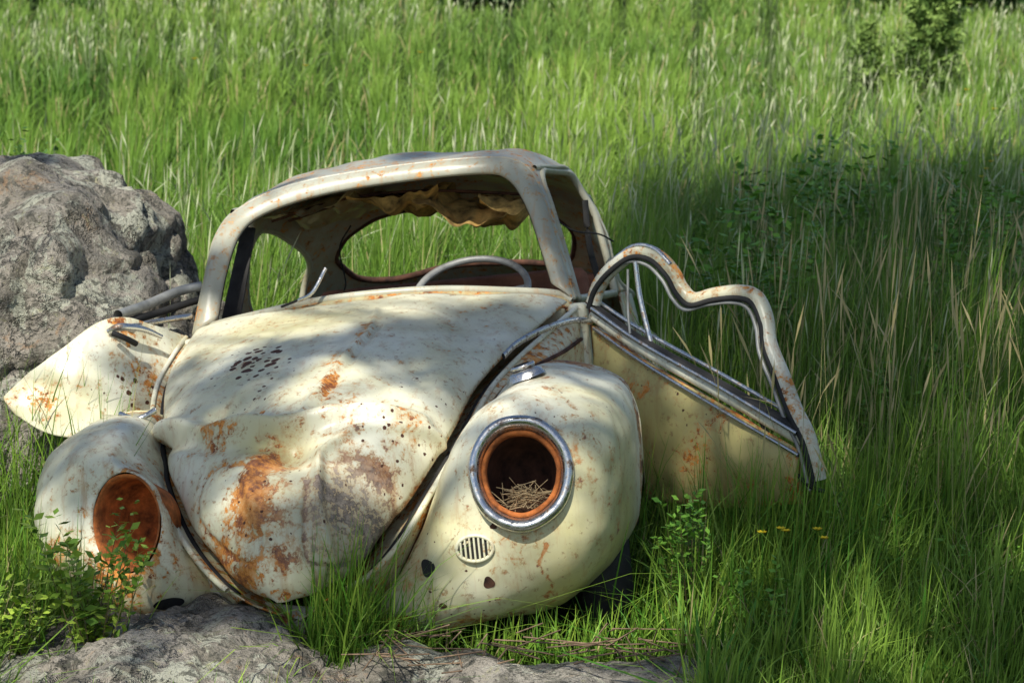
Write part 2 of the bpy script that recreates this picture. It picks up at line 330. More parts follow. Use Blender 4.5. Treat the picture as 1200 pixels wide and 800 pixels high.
outL=[(-.31,-.36,.36),(-.36,-.33,.47),(-.43,-.20,.59),(-.50,.0,.70),(-.55,.12,.79),(-.63,.15,.81),(-.72,.13,.795),(-.80,.10,.745),(-.84,.02,.65),(-.83,-.08,.55),(-.77,-.2,.46),(-.66,-.33,.385),(-.54,-.40,.335),(-.42,-.41,.325)]
def aL(P):
    ru=.65*gauss(P,(-.50,-.5,.56),.17)+1.0*gauss(P,(-.80,-.05,.62),.09)+.3*gauss(P,(-.5,-.4,.35),.1)+.4*gauss(P,(-.75,0,.75),.06)
    e=np.zeros(P.shape[:2]);e[-4:]=.45
    return dict(rust=(ru+e).ravel(),yel=(.3*gauss(P,(-.4,-.4,.4),.15)).ravel())
skL=[[(-.55,.12,.79),(-.63,.15,.81),(-.72,.13,.795),(-.80,.10,.745),(-.84,.02,.65),(-.83,-.04,.58)],
     [(-.60,.36,.80),(-.65,.40,.77),(-.70,.40,.72),(-.76,.38,.66),(-.80,.34,.58),(-.80,.32,.50)],
     [(-.62,.62,.66),(-.66,.64,.60),(-.70,.66,.53),(-.74,.66,.47),(-.77,.64,.40),(-.77,.62,.34)]]
PL,NL=fender('front_fender_right',(-.49,-.47,.575),.098,.125,(-.25,-.93,.2),outL,skL,paint,aL,-1)
def surf(P,Nn,x,z):
    d=(P[:60,:,0]-x)**2+(P[:60,:,2]-z)**2+.3*np.clip(P[:60,:,1]+.1,0,None);k=np.unravel_index(np.argmin(d),d.shape);return P[k],Nn[k]
def basis(nrm):
    n_=Vector(nrm).normalized();x=Vector((1,0,0));x=(x-n_*x.dot(n_)).normalized();z=x.cross(n_) ;return np.array([x,n_,-z if z.z<0 else z])
def lathe(name,c,nrm,prof,mat,rx=1,rz=1,n=72,wob=0):
    B=basis(nrm);a=np.linspace(0,2*np.pi,n,endpoint=False)
    V=[]
    for i,(r,d) in enumerate(prof):
        rr=r*(1+wob*np.sin(a*3+1)+wob*.6*np.sin(a*7))
        V.append(np.array(c)+np.cos(a)[:,None]*rr[:,None]*rx*B[0]+np.sin(a)[:,None]*rr[:,None]*rz*B[2]+d*B[1])
    V=np.stack(V);return mesh_np(name,V,grid_faces(len(prof),n,cv=True),mat,car)
nR=(.06,-.97,.22);cR=np.array((.53,-.50,.62))
KX,KZ=.865,.955
lathe('headlight_rim_left',cR,nR,[(.150,-.012),(.153,.006),(.150,.026),(.142,.036),(.131,.036),(.122,.026),(.115,.010),(.112,-.01)],chrome,KX,KZ,wob=.010)
lathe('headlight_ring_left',cR,nR,[(.114,.004),(.112,.010),(.104,.012),(.100,.004),(.099,-.02),(.106,-.03)],rust,KX,KZ,wob=.012)
lathe('headlight_bucket_left',cR,nR,[(.106,-.01),(.104,-.06),(.096,-.12),(.075,-.17),(.035,-.190),(.001,-.192)],rust_dark,KX,KZ)
nL=(-.25,-.93,.2);cL=np.array((-.49,-.47,.575))
lathe('headlight_bucket_right',cL,nL,[(.100,.004),(.094,.003),(.091,-.02),(.089,-.07),(.078,-.13),(.045,-.17),(.001,-.175)],rust,1,1.25,wob=.012)
def twigs(name,cfun,nn_,Lr,r,parent,mat=strawm,hz=.4):
    V=[];F=[]
    for i in range(nn_):
        c=np.array(cfun())
        d=np.array([random.gauss(0,1),random.gauss(0,.6),random.gauss(0,hz)]);d/=np.linalg.norm(d);L=random.uniform(*Lr)
        s_=np.cross(d,(0,.3,1));s_/=np.linalg.norm(s_);t_=np.cross(d,s_);k=len(V)
        for e in(-L/2,L/2):
            for a in range(3): V.append(c+d*e+r*(math.cos(a*2.1)*s_+math.sin(a*2.1)*t_))
        for a in range(3): F.append((k+a,k+(a+1)%3,k+3+(a+1)%3,k+3+a))
    return mesh_np(name,V,F,mat,parent)
twigs('bird_nest_twigs',lambda:cR+np.array([random.gauss(0,.030),.02+random.uniform(-.02,.06),-.066+random.gauss(0,.014)]),140,(.03,.065),.0012,car)
def patch(name,x,z,rx,rz,mat,P,Nn,dome=.0,off=.004):
    p,n_=surf(P,Nn,x,z);B=basis(n_);a=np.linspace(0,2*np.pi,32,endpoint=False);V=[]
    for r in np.linspace(0.02,1,8):
        V.append(p+n_*(off+dome*math.sqrt(max(0,1-r*r)))+r*(1+.12*np.sin(a*3+x*50)*(dome==0)*(rx<.03))[:,None]*(np.cos(a)[:,None]*rx*B[0]+np.sin(a)[:,None]*rz*B[2]))
    return mesh_np(name,np.stack(V),grid_faces(8,32,cv=True),mat,car),p,n_,B
_,p,n_,B=patch('horn_grille_recess',.398,.445,.044,.030,black,PR,NR)
a=np.linspace(0,2*np.pi,24,endpoint=False)
tube('horn_grille_rim',[p+n_*.006+math.cos(q)*.046*B[0]+math.sin(q)*.032*B[2] for q in a],.005,paint,car,closed=True,n=64)
for i in range(-3,4):
    h=.029*math.sqrt(1-(i/3.8)**2);tube('horn_grille_bar_%d'%(i+4),[p+n_*.008+B[0]*i*.0115+B[2]*q for q in(-h,0,h)],.0028,paint,car)
for i,(x,z,rx,rz) in enumerate([(.274,.405,.018,.022),(.43,.36,.014,.016),(.455,.50,.009,.007),(.30,.31,.010,.008)]):
    patch('rust_hole_%d'%(i+1),x,z,rx,rz,rust_dark if i!=0 else black,PR,NR,off=.003)
_,p,n_,B=patch('turn_signal_base',.515,.825,.055,.045,chrome,PR,NR,dome=.030,off=.002)
tube('turn_signal_socket',[p+n_*.02,p+n_*.042],.021,black,car,up=(0,1,0))
tube('turn_signal_ring',[p+n_*.034+math.cos(q)*.030*B[0]+math.sin(q)*.024*B[2] for q in a],.006,chrome,car,closed=True,n=48)
patch('horn_hole_right',-.40,.365,.04,.018,black,PL,NL)
tube('trim_strip_right',[(-.64,.02,.815),(-.58,-.02,.80),(-.53,.0,.82)],.008,chrome,car)
tube('belt_moulding_left',[(.655,.72,.915),(.60,.55,.935),(.53,.38,.925),(.465,.26,.90),(.43,.17,.87)],.010,chrome,car,flat=.5)
# cabin shell ------------------------------------------------------
S=[
[(-.62,.76,.99),(-.59,.84,1.15),(-.56,.95,1.30),(-.48,1.02,1.385),(-.30,1.05,1.44),(0,1.06,1.462),(.30,1.06,1.462),(.44,1.02,1.43),(.50,.96,1.33),(.55,.85,1.15),(.59,.76,.99)],
[(-.65,1.12,.98),(-.63,1.17,1.14),(-.59,1.24,1.30),(-.51,1.28,1.40),(-.30,1.30,1.475),(0,1.3,1.497),(.31,1.3,1.49),(.49,1.29,1.44),(.57,1.25,1.32),(.63,1.2,1.14),(.65,1.15,.98)],
[(-.67,1.60,.97),(-.655,1.6,1.13),(-.61,1.61,1.28),(-.53,1.62,1.385),(-.30,1.62,1.475),(0,1.62,1.495),(.3,1.62,1.475),(.515,1.62,1.405),(.605,1.61,1.30),(.655,1.6,1.13),(.675,1.6,.97)],
[(-.68,2.0,.95),(-.665,2.0,1.07),(-.61,2.0,1.2),(-.5,2.0,1.32),(-.28,2.0,1.41),(0,2.0,1.435),(.28,2.0,1.41),(.51,2.0,1.32),(.62,2.0,1.2),(.675,2.0,1.07),(.69,2,.95)],
[(-.64,2.35,.88),(-.62,2.35,.99),(-.57,2.35,1.1),(-.45,2.35,1.21),(-.25,2.35,1.285),(0,2.35,1.305),(.25,2.35,1.285),(.45,2.35,1.21),(.57,2.35,1.1),(.62,2.35,.99),(.64,2.35,.88)],
[(-.56,2.7,.78),(-.54,2.7,.86),(-.49,2.7,.94),(-.38,2.7,1.02),(-.2,2.7,1.07),(0,2.7,1.09),(.2,2.7,1.07),(.38,2.7,1.02),(.49,2.7,.94),(.54,2.7,.86),(.56,2.7,.78)],
[(-.45,3.05,.5),(-.44,3.08,.56),(-.40,3.08,.63),(-.3,3.08,.70),(-.16,3.1,.74),(0,3.1,.75),(.16,3.1,.74),(.3,3.08,.70),(.40,3.08,.63),(.44,3.08,.56),(.45,3.05,.5)]]
S=np.array(S,float)
na,nb=180,190
A=np.stack([catmull(s,na) for s in S]);CB=catmull(A.reshape(7,-1),nb).reshape(nb,na,3)
cn=grid_normals(CB)
lowf=np.array([mn.fractal(Vector(q)*3.2,.9,2,3) for q in CB[::1,::1].reshape(-1,3)]).reshape(nb,na)
edgef=np.clip(np.linspace(0,1,nb)*8,0,1)[:,None]
CB=CB+cn*(lowf*.018*edgef)[:,:,None]
aa=np.linspace(0,10,na);bb=np.linspace(0,6,nb)
def cpos(a,b):
    i=b/6*(nb-1);j=a/10*(na-1);i0=int(min(i,nb-2));j0=int(min(j,na-2));fi=i-i0;fj=j-j0
    return CB[i0,j0]*(1-fi)*(1-fj)+CB[i0+1,j0]*fi*(1-fj)+CB[i0,j0+1]*(1-fi)*fj+CB[i0+1,j0+1]*fi*fj
BB,AA=np.meshgrid((bb[:-1]+bb[1:])/2,(aa[:-1]+aa[1:])/2,indexing='ij')
def sup(a,b,ca,cb,ra,rb,p=4): return (np.abs((a-ca)/ra)**p+np.abs((b-cb)/rb)**p)<1
holes=[(.9,.95,1.75,.82,5),(9.1,.95,1.75,.82,5),(1.25,2.95,1.25,.92,3.2),(8.75,2.95,1.25,.92,3.2),(5,4.33,2.25,.60,3.4)]
keep=np.ones((nb-1,na-1),bool)
for (ca,cb_,ra,rb,p_) in holes: keep&=~sup(AA,BB,ca,cb_,ra,rb,p_)
keep=np.pad(keep,((0,1),(0,1)),constant_values=False)
gyc=np.clip((CB[:,:,2]-1.2)*2.5,0,.3)
shell=mesh_np('roof_shell',CB,grid_faces(nb,na,keep=keep[:nb,:na]),paint_roof,car,attrs=dict(gray=gyc.ravel(),rust=.4*np.ones(nb*na)));solid(shell,.012,0)
for i,(ca,cb_,ra,rb,p_) in enumerate(holes):
    q=np.linspace(0,2*np.pi,60,endpoint=False);pts=[]
    for th in q:
        c,s_=math.cos(th),math.sin(th);a_=ca+ra*math.copysign(abs(c)**(2/p_),c);b_=cb_+rb*math.copysign(abs(s_)**(2/p_),s_)
        pts.append(cpos(min(max(a_,0),10),min(max(b_,0),6)))
    tube('window_frame_%d'%(i+1),pts,.013,paint_roof if i<4 else rust_dark,car,closed=True,n=120,k=8)
for s_ in(0,1):
    a_=2.75 if s_==0 else 7.25
    tube('drip_rail_%d'%(s_+1),[cpos(a_,b_)+np.array([(1 if s_ else -1)*.012,0,0]) for b_ in np.linspace(.1,3.4,14)],.009,paint_roof,car)
wi=np.array([(-.545,.775,1.03),(-.525,.86,1.17),(-.49,.95,1.29),(-.41,1.0,1.352),(-.22,1.025,1.395),(.04,1.035,1.412),(.30,1.03,1.412),(.395,1.0,1.385),(.455,.93,1.29),(.50,.84,1.14),(.525,.785,1.045)])
O=catmull(S[0],90);I=catmull(wi,90);back=I+np.array([0,.05,0])+(np.array([0,0.9,1.1])-I)*np.array([-.02,0,-.02])
rows=[O+np.array([0,.02,.0]),O+np.array([0,-.004,.0]),O*.6+I*.4+np.array([0,-.016,.004]),I*.85+O*.15+np.array([0,-.012,0]),I,I+np.array([0,.012,0]),back]
P=np.stack(rows);Pn=np.stack([catmull(P[:,j],20) for j in range(90)],1)
fr=mesh_np('windshield_frame',Pn,grid_faces(20,90),paint_roof,car,attrs=dict(gray=np.full(1800,.2),rust=np.full(1800,.3)));solid(fr,.004)
tube('windshield_seal',I[::4]+np.array([0,.006,0]),.005,black,car,n=100)
low=[(-.60,.76,.985),(-.56,.765,1.01),(-.40,.70,1.035),(-.2,.655,1.06),(0,.64,1.067),(.2,.655,1.06),(.4,.70,1.035),(.54,.77,1.01),(.585,.76,.985)]
tube('windshield_lower_frame',low,.014,paint_roof,car,n=80)
Lw=catmull(low,60);cw=np.stack([Lw+np.array([0,-.07,-.035]),Lw+np.array([0,-.01,-.006]),Lw+np.array([0,.05,-.01]),Lw+np.array([0,.16,-.05]),Lw+np.array([0,.18,-.25])])
solid(mesh_np('cowl_and_dashboard',cw,grid_faces(5,60),paint_in,car,attrs=dict(rust=np.full(300,.3))),.006)
def box(name,c,s,mat,bev=.01,rot=(0,0,0)):
    import bmesh
    bm=bmesh.new();bmesh.ops.create_cube(bm,size=1);
    for v in bm.verts: v.co=Vector((v.co.x*s[0],v.co.y*s[1],v.co.z*s[2]))
    bmesh.ops.bevel(bm,geom=bm.edges[:],offset=min(bev,min(s)*.45),segments=3,affect='EDGES',profile=.6)
    me=bpy.data.meshes.new(name);bm.to_mesh(me);bm.free();me.materials.append(mat)
    for p in me.polygons:p.use_smooth=True
    o=bpy.data.objects.new(name,me);COL.objects.link(o);o.parent=car;o.location=c;o.rotation_euler=rot;return o
box('firewall',(-.01,.66,.66),(1.16,.02,.62),paint_in)
box('floor_pan',(0,1.7,.30),(1.24,2.1,.03),rust_dark)
box('sill_left',(.64,1.3,.32),(.08,1.3,.13),paint,.03);box('sill_right',(-.64,1.3,.32),(.08,1.3,.13),paint,.03)
box('a_post_left',(.605,.71,.66),(.06,.07,.64),paint,.02);box('a_post_right',(-.615,.71,.66),(.06,.07,.64),paint,.02)
for s_,nm in((1,'left'),(-1,'right')):
    e=catmull([CB[int(b_/6*(nb-1)),(na-1) if s_>0 else 0] for b_ in (2.0,2.5,3,4,5,5.95)],40)
    rows=[e,e+np.array([s_*.02,0,-.15]),e*np.array([1,1,0])+np.array([s_*.03,0,.50]),e*np.array([.97,1,0])+np.array([0,0,.28])]
    Q=catmull(np.stack(rows).reshape(4,-1),30).reshape(30,40,3)
    solid(mesh_np('rear_quarter_'+nm,Q,grid_faces(30,40),paint,car,attrs=dict(rust=np.full(1200,.2))),.006)
    th=np.linspace(-.15*np.pi,1.15*np.pi,40);ph=np.linspace(0,np.pi*.55,20)
    F_=np.zeros((40,20,3))
    for i,a1 in enumerate(th):
        for j,b1 in enumerate(ph):
            r=.30+.16*math.cos(b1)
            F_[i,j]=(s_*(.60+.19*math.sin(b1)),2.45-math.cos(a1)*(r+.05),.36+math.sin(a1)*r)
    solid(mesh_np('rear_fender_'+nm,F_,grid_faces(40,20),paint,car),.006)
box('rear_seat_back',(.0,2.18,.80),(1.05,.14,.52),seatm,.05,(-.25,0,0))
box('rear_shelf',(.1,2.42,1.0),(.95,.28,.05),seatm,.02)
box('front_seat_back_left',(.30,1.62,.76),(.46,.10,.50),seatm,.05,(-.2,0,0))
box('front_seat_back_right',(-.30,1.62,.62),(.46,.10,.40),rust_dark,.05,(-.2,0,0))
B=basis((0,-.55,.83));c=np.array((.235,1.05,1.035));a=np.linspace(0,2*np.pi,32,endpoint=False)
tube('steering_wheel_rim',[c+.185*(math.cos(q)*B[0]+math.sin(q)*B[2]) for q in a],.012,greymetal,car,closed=True,n=90)
tube('steering_wheel_spoke_1',[c-.18*B[0],c-np.array([0,-.02,.02]),c+.18*B[0]],.009,greymetal,car)
tube('steering_wheel_spoke_2',[c-.18*B[2],c],.009,greymetal,car)
tube('steering_column',[c,c+np.array([0,-.25,-.17])],.022,black,car)
n1,n2=60,50
for k,(x0,x1,y0,y1,sag,dz,mt) in enumerate([(-.16,.14,1.14,1.75,.06,.065,fabric),(.06,.43,1.12,1.9,.10,.080,fabric),(-.48,-.12,1.15,2.0,.03,.045,paint_in),(.28,.46,1.1,1.5,.10,.085,fabric)]):
    Hh=np.zeros((n1,n2,3))
    for i in range(n1):
        for j in range(n2):
            fx=i/(n1-1);fy=j/(n2-1);x=x0+(x1-x0)*fx;y=y0+(y1-y0)*fy
            z=1.455-.25*x*x-.10*max(0,y-1.6)
            w_=mn.fractal(Vector((x*6,y*5,k*3.)),.8,2,3);w2=mn.noise(Vector((x*26,y*4,k*5.)))
            z-=dz+sag*math.sin(math.pi*fx)*(.6+.4*math.sin(fy*9+k))-.035*w_-.014*w2
            Hh[i,j]=(x+.02*w_,y+.05*mn.noise(Vector((x*14,k,0))),z)
    mesh_np('headliner_rag_%d'%(k+1),Hh,grid_faces(n1,n2),mt,car)
for i in range(3):
    tube('roof_bow_%d'%(i+1),[(-.45,1.25+i*.25,1.33),(-.2,1.25+i*.25,1.38),(.1,1.25+i*.25,1.38),(.46,1.25+i*.25,1.33)],.005,rust_dark,car)
tube('dangling_wire',[(-.33,2.0,1.3),(-.36,1.9,1.22),(-.33,1.8,1.1),(-.34,1.8,1.06)],.003,black,car)
tube('dangling_wire_2',[(.50,1.3,1.25),(.56,1.35,1.20),(.64,1.4,1.18),(.68,1.5,1.15)],.003,black,car)
tube('hanging_strap',[(.60,1.45,1.30),(.60,1.45,1.15),(.62,1.46,1.02)],.012,black,car,flat=.4)
def quad(name,pts,mat,t=.006,n=20):
    a,b,c,d=[np.array(p,float) for p in pts];V=np.zeros((n,n,3))
    for i in range(n):
        for j in range(n):
            f,g_=i/(n-1),j/(n-1);V[i,j]=(a*(1-f)+b*f)*(1-g_)+(d*(1-f)+c*f)*g_
    return solid(mesh_np(name,V,grid_faces(n,n),mat,car),t)
quad('vent_window_panel',[(-.575,.93,1.01),(-.50,.90,1.03),(-.465,1.08,1.31),(-.51,1.08,1.32)],tyre)
tube('wiper_arm',[(-.24,.62,1.07),(-.19,.60,1.09),(-.145,.62,1.16)],.006,chrome,car)
tube('wiper_blade',[(-.30,.64,1.055),(-.19,.60,1.085)],.004,black,car)
# doors ------------------------------------------------------------
def doorpanel(name,top,bot,bul,nv,at,t=.03):
    T=catmull(top,60);Bt=catmull(bot,60);nrm=np.array(nv,float)
    V=np.stack([T*(1-f)+Bt*f+nrm*bul*math.sin(math.pi*(f*.85+.1)) for f in np.linspace(0,1,50)])
    V+=nrm*(fbm(V.reshape(-1,3),3.5,3,5).reshape(50,60,1)*.018)
    o=mesh_np(name,V,grid_faces(50,60),paint,car,attrs=at(V));solid(o,t,0);return V
def aDR(V):
    e=np.zeros(V.shape[:2]);e[-4:]=.3;e[:,-3:]=.4;e[:2]=.4
    return dict(yel=np.full(3000,.8),rust=(e+.1+.3*gauss(V,(.93,.44,.5),.05)+.4*gauss(V,(.78,.55,.7),.05)).ravel(),spots=(.4*gauss(V,(.9,.45,.6),.2)).ravel(),gray=np.full(3000,.08))
doorpanel('door_left_skin',[(.655,.70,.905),(.80,.57,.80),(1.02,.39,.665),(1.235,.20,.53)],[(.67,.66,.40),(.83,.53,.38),(1.02,.38,.37),(1.22,.22,.39)],.03,(-.55,-.8,.1),aDR)
tube('door_left_sill',[(.655,.70,.94),(.80,.57,.835),(1.02,.39,.70),(1.245,.20,.56)],.022,paint,car,flat=1.2)
tube('door_left_slot',[(.66,.675,.958),(.80,.55,.855),(1.02,.37,.722),(1.235,.19,.59)],.013,black,car,flat=1.5)
tube('door_left_chrome_1',[(.65,.655,.962),(.79,.535,.855),(1.01,.355,.720),(1.22,.17,.585)],.006,chrome,car)
tube('door_left_chrome_2',[(.65,.665,.90),(.80,.525,.79),(1.01,.345,.655),(1.22,.16,.525)],.006,chrome,car)
tube('door_left_chrome_3',[(.66,.70,.985),(.80,.585,.885),(1.02,.405,.752),(1.23,.22,.62)],.006,chrome,car)
wf=[(.655,.68,.975),(.68,.67,1.03),(.73,.64,1.08),(.80,.60,1.118),(.86,.57,1.105),(.905,.535,1.055),(.93,.515,1.0),(.965,.495,.965),(1.03,.46,.975),(1.10,.42,.977),(1.145,.395,.958),(1.165,.36,.90),(1.168,.33,.83),(1.195,.28,.74),(1.22,.23,.65),(1.25,.19,.57),(1.27,.18,.45)]
nW=150
tube('door_left_window_frame',wf,.023,paint,car,n=nW,flat=1.1,k=14,attrs=dict(rust=np.full(nW*14,.3),gray=np.full(nW*14,.3)))
tube('door_left_frame_channel',[np.array(q)+np.array([-.014,-.020,-.014]) for q in wf],.0085,black,car,n=120)
tube('door_left_frame_inner',[np.array(q)+np.array([-.028,-.008,-.026]) for q in wf[2:]],.006,greymetal,car,n=120)
tube('door_left_frame_bright',[np.array(q)+np.array([0,-.014,.019]) for q in wf[:6]],.007,chrome,car,n=60)
tube('door_left_vent_post',[(.80,.575,1.09),(.805,.565,.98),(.825,.54,.85)],.008,chrome,car)
tube('door_left_vent_post_2',[(.775,.59,1.07),(.765,.575,.95),(.765,.56,.88)],.004,greymetal,car)
tube('door_left_run_strip',[(1.12,.30,.62),(1.19,.22,.50),(1.24,.17,.44),(1.285,.15,.42)],.006,black,car)
doorpanel('door_right_skin',[(-.635,.72,.985),(-.70,.62,1.03),(-.78,.5,1.07),(-.90,.42,1.005),(-1.0,.36,.94),(-1.08,.3,.87)],[(-.65,.42,.70),(-.71,.39,.715),(-.79,.34,.725),(-.87,.29,.735),(-.96,.27,.765),(-1.045,.275,.83)],.022,(-.2,-.85,.45),
   lambda V:dict(rust=(.6*gauss(V,(-.76,.48,1.04),.05)+.4*gauss(V,(-.68,.5,.85),.05)+.3*gauss(V,(-.95,.3,.85),.05)+.5*gauss(V,(-.72,.4,.75),.05)+.1).ravel(),spots=(.7*gauss(V,(-.74,.45,.85),.10)).ravel()),t=.012)
tube('door_right_handle',[(-.79,.44,1.035),(-.75,.44,1.045),(-.70,.50,1.03),(-.66,.55,1.0)],.010,chrome,car,taper=[.8,1.3,1,.7])
tube('door_right_handle_2',[(-.77,.42,1.03),(-.73,.42,1.01),(-.71,.45,.99)],.009,black,car)
tube('door_right_window_frame',[(-.78,.52,1.08),(-.74,.70,1.10),(-.68,.85,1.13),(-.61,.88,1.14)],.016,greymetal,car)
tube('door_right_window_frame_2',[(-.77,.55,1.055),(-.72,.72,1.07),(-.65,.84,1.09),(-.60,.86,1.10)],.012,black,car)
tube('door_right_window_frame_3',[(-.75,.5,1.04),(-.70,.66,1.045),(-.63,.78,1.05)],.010,chrome,car)
def ring(name,c,R,r,mat):
    a=np.linspace(0,2*np.pi,40,endpoint=False)
    return tube(name,[np.array(c)+R*np.array([0,math.cos(q),math.sin(q)]) for q in a],r,mat,car,closed=True,n=80,up=(1,0,0),k=14)
ring('front_tyre_left',(.68,.10,.33),.25,.075,tyre);ring('front_tyre_right',(-.68,.10,.33),.25,.075,tyre)
for s_,nm in((1,'left'),(-1,'right')):
    tube('wheel_hub_'+nm,[(s_*.62,.10,.33),(s_*.70,.10,.33)],.17,rust_dark,car,up=(0,0,1),k=24)
box('bumper_bracket',(.17,-.40,.26),(.05,.12,.06),rust,.01,(.3,.2,.4))
box('bumper_bracket_right',(-.42,-.42,.30),(.05,.10,.05),greymetal,.01,(.3,.2,-.2))
tube('bent_strip',[(.05,-.43,.265),(.16,-.47,.275),(.27,-.46,.285)],.007,rust,car)
# ------------------------------------------------------------------ rocks
import bmesh
def rock(name,c,r,sub=6,seed=0,amp=.16,p=2.6,rotz=0,mat=rockm,fine=.24):
    bm=bmesh.new();bmesh.ops.create_icosphere(bm,subdivisions=sub,radius=1)
    V=np.array([v.co[:] for v in bm.verts]);me=bpy.data.meshes.new(name);
    d=(np.abs(V)**p).sum(1)**(-1/p);V=V*d[:,None]
    R_=np.array(r);Wd=V*R_
    Nn=V/np.linalg.norm(V,axis=1,keepdims=True)
    b1=fbm(Wd,1.5,3,seed);b2=fbm(Wd,6,6,seed+2)
    ridge=1-np.abs(fbm(Wd*np.array([1,1,1.6]),2.2,3,seed+5))*2
    Wd=Wd+Nn*(amp*b1+amp*fine*b2-amp*.5*np.clip(ridge-.80,0,1)*3)[:,None]
    cz,sz=math.cos(rotz),math.sin(rotz)
    Wd=np.stack([Wd[:,0]*cz-Wd[:,1]*sz,Wd[:,0]*sz+Wd[:,1]*cz,Wd[:,2]],1)
    for v,q in zip(bm.verts,Wd): v.co=q
    bm.to_mesh(me);bm.free();me.materials.append(mat)
    for pl in me.polygons:pl.use_smooth=True
    o=bpy.data.objects.new(name,me);COL.objects.link(o);o.location=c;return o
rock('boulder',(-2.18,6.7,.22),(1.20,.95,.80),7,1,.18,3.0)
rock('boulder',(-.86,4.50,-.02),(.42,.38,.19),6,4,.08,2.6,.2,fine=.5)
rock('boulder',(-.15,4.42,-.04),(.66,.28,.13),6,9,.07,2.8,-.05,fine=.5)
twigs('fallen_twigs',lambda:(random.uniform(-.35,.45),random.uniform(4.42,4.66),.095+random.uniform(-.01,.02)),70,(.05,.18),.0022,None,simple('dead_twig',(.24,.16,.10),.9,0,30,.5),.12)
# ------------------------------------------------------------------ grass
def excl(x,y):
    L=toloc(x,y,0.1)
    m=(np.abs(L[:,0])<.70)&(L[:,1]>-.33)&(L[:,1]<3.1)
    m|=(((x+2.20)/1.15)**2+((y-6.7)/.92)**2)<1
    m|=(((x+.86)/.42)**2+((y-4.5)/.38)**2)<.9
    m|=(((x+.15)/.64)**2+((y-4.42)/.24)**2)<.9
    return m
def n2d(x,y,s,seed=0):
    r=np.random.default_rng(seed);v=0
    for k in range(7):
        a=r.uniform(0,2*np.pi);f=s*r.uniform(.5,2.2);v=v+np.sin((x*np.cos(a)+y*np.sin(a))*f+r.uniform(0,6.28))
    return v/5
def blades(x,y,h,wd,col_b,col_t,lean=.42,curl=.7,windx=.06,seed=1,z0=None,head=None):
    n=len(x);r=np.random.default_rng(seed);a=r.uniform(0,2*np.pi,n)
    la=r.uniform(0,2*np.pi,n)
    ln=np.abs(r.normal(0,lean,n));z0=(gz(x,y)-.02) if z0 is None else z0
    lx=np.cos(la)*ln+windx;ly=np.sin(la)*ln
    fr=np.array([0,.4,.75,1.]);V=np.zeros((n,7,3),np.float32);C=np.ones((n,7,4),np.float32)
    cu=r.uniform(.1,1,n)**1.5*curl*2
    wp=np.array([.8,1,.7,0]) if head is None else np.array([.5,.5,head,0])
    if head is not None: fr=np.array([0,.82,.90,1.])
    for k,f in enumerate(fr):
        off=f*.5+f*f*cu*.9
        cx=x+lx*h*off;cy=y+ly*h*off;cz=z0+h*f*(1-.35*f*f*np.minimum(1.6,ln*cu*1.5))
        hw=wd*wp[k]*.5
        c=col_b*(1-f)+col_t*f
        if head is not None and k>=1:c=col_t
        if k<3:
            V[:,2*k]=np.stack([cx-np.cos(a)*hw,cy-np.sin(a)*hw,cz],1);V[:,2*k+1]=np.stack([cx+np.cos(a)*hw,cy+np.sin(a)*hw,cz],1)
            C[:,2*k,:3]=c;C[:,2*k+1,:3]=c
        else: V[:,6]=np.stack([cx,cy,cz],1);C[:,6,:3]=c
    T=np.array([[0,1,3],[0,3,2],[2,3,5],[2,5,4],[4,5,6]])
    F=(np.arange(n)[:,None,None]*7+T[None]).reshape(-1,3)
    return V.reshape(-1,3),F,C.reshape(-1,4)
parts=[]
def addb(*a,**k): parts.append(blades(*a,**k))
NB=205000
y=4.0*(90/4.0)**(rng.uniform(0,1,NB)**1.25)
x=rng.uniform(-1,1,NB)*(.275*y+.7)
cell=.13*np.maximum(1,y/7);jx=np.floor(x/cell);jy=np.floor(y/cell)
hx=np.modf(np.abs(np.sin(jx*127.1+jy*311.7)*43758.5453))[0];hy=np.modf(np.abs(np.sin(jx*269.5+jy*183.3)*43758.5453))[0];hc=np.modf(np.abs(np.sin(jx*419.2+jy*371.9)*43758.5453))[0]
pull=rng.uniform(0,1,NB)*.75
x=x*(1-pull)+(jx+hx)*cell*pull;y=y*(1-pull)+(jy+hy)*cell*pull
m=(~excl(x,y))&(y>3.9);x,y,hc=x[m],y[m],hc[m]
L=toloc(x,y,0)
cl=n2d(x,y,2.3,3);cl2=n2d(x,y,.45,5);cl3=n2d(x,y*.5,.8,31)
h=(.46+.15*cl+.09*cl2+.24*(hc-.5))*rng.uniform(.5,1.35,len(x))
nearR=(x>.25)&(y<6.3)
h=np.where(nearR,(.22+.07*cl+.12*(hc-.5))*rng.uniform(.5,1.5,len(x)),h)
h=np.where(nearR&(y>5.3),h*1.5,h)
h=np.where((y<8)&(L[:,0]>.8)&(L[:,1]>.35)&(L[:,1]<2.5),h*1.15,h)
fr_=(x<=.4)&(y<5.1);h=np.where(fr_,(.12+.05*cl)*rng.uniform(.5,1.5,len(x)),h)
h=np.where((x<-1.15)&(y<5.6),(.28+.08*cl)*rng.uniform(.5,1.3,len(x)),h)
h=np.maximum(h,.05)
kp=~(fr_&(rng.uniform(0,1,len(x))<.4))
x,y,h,cl,cl2,cl3,hc=x[kp],y[kp],h[kp],cl[kp],cl2[kp],cl3[kp],hc[kp]
wd=rng.uniform(.002,.0065,len(x))*np.maximum(1,y/8.)*np.where(y>15,1.15,1)
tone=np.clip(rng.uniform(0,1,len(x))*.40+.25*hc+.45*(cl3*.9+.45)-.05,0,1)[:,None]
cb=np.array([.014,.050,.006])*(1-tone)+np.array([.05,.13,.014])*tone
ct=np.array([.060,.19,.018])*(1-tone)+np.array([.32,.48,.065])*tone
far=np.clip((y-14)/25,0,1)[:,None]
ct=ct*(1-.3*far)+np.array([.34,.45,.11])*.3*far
dry=rng.uniform(0,1,len(x))<.05
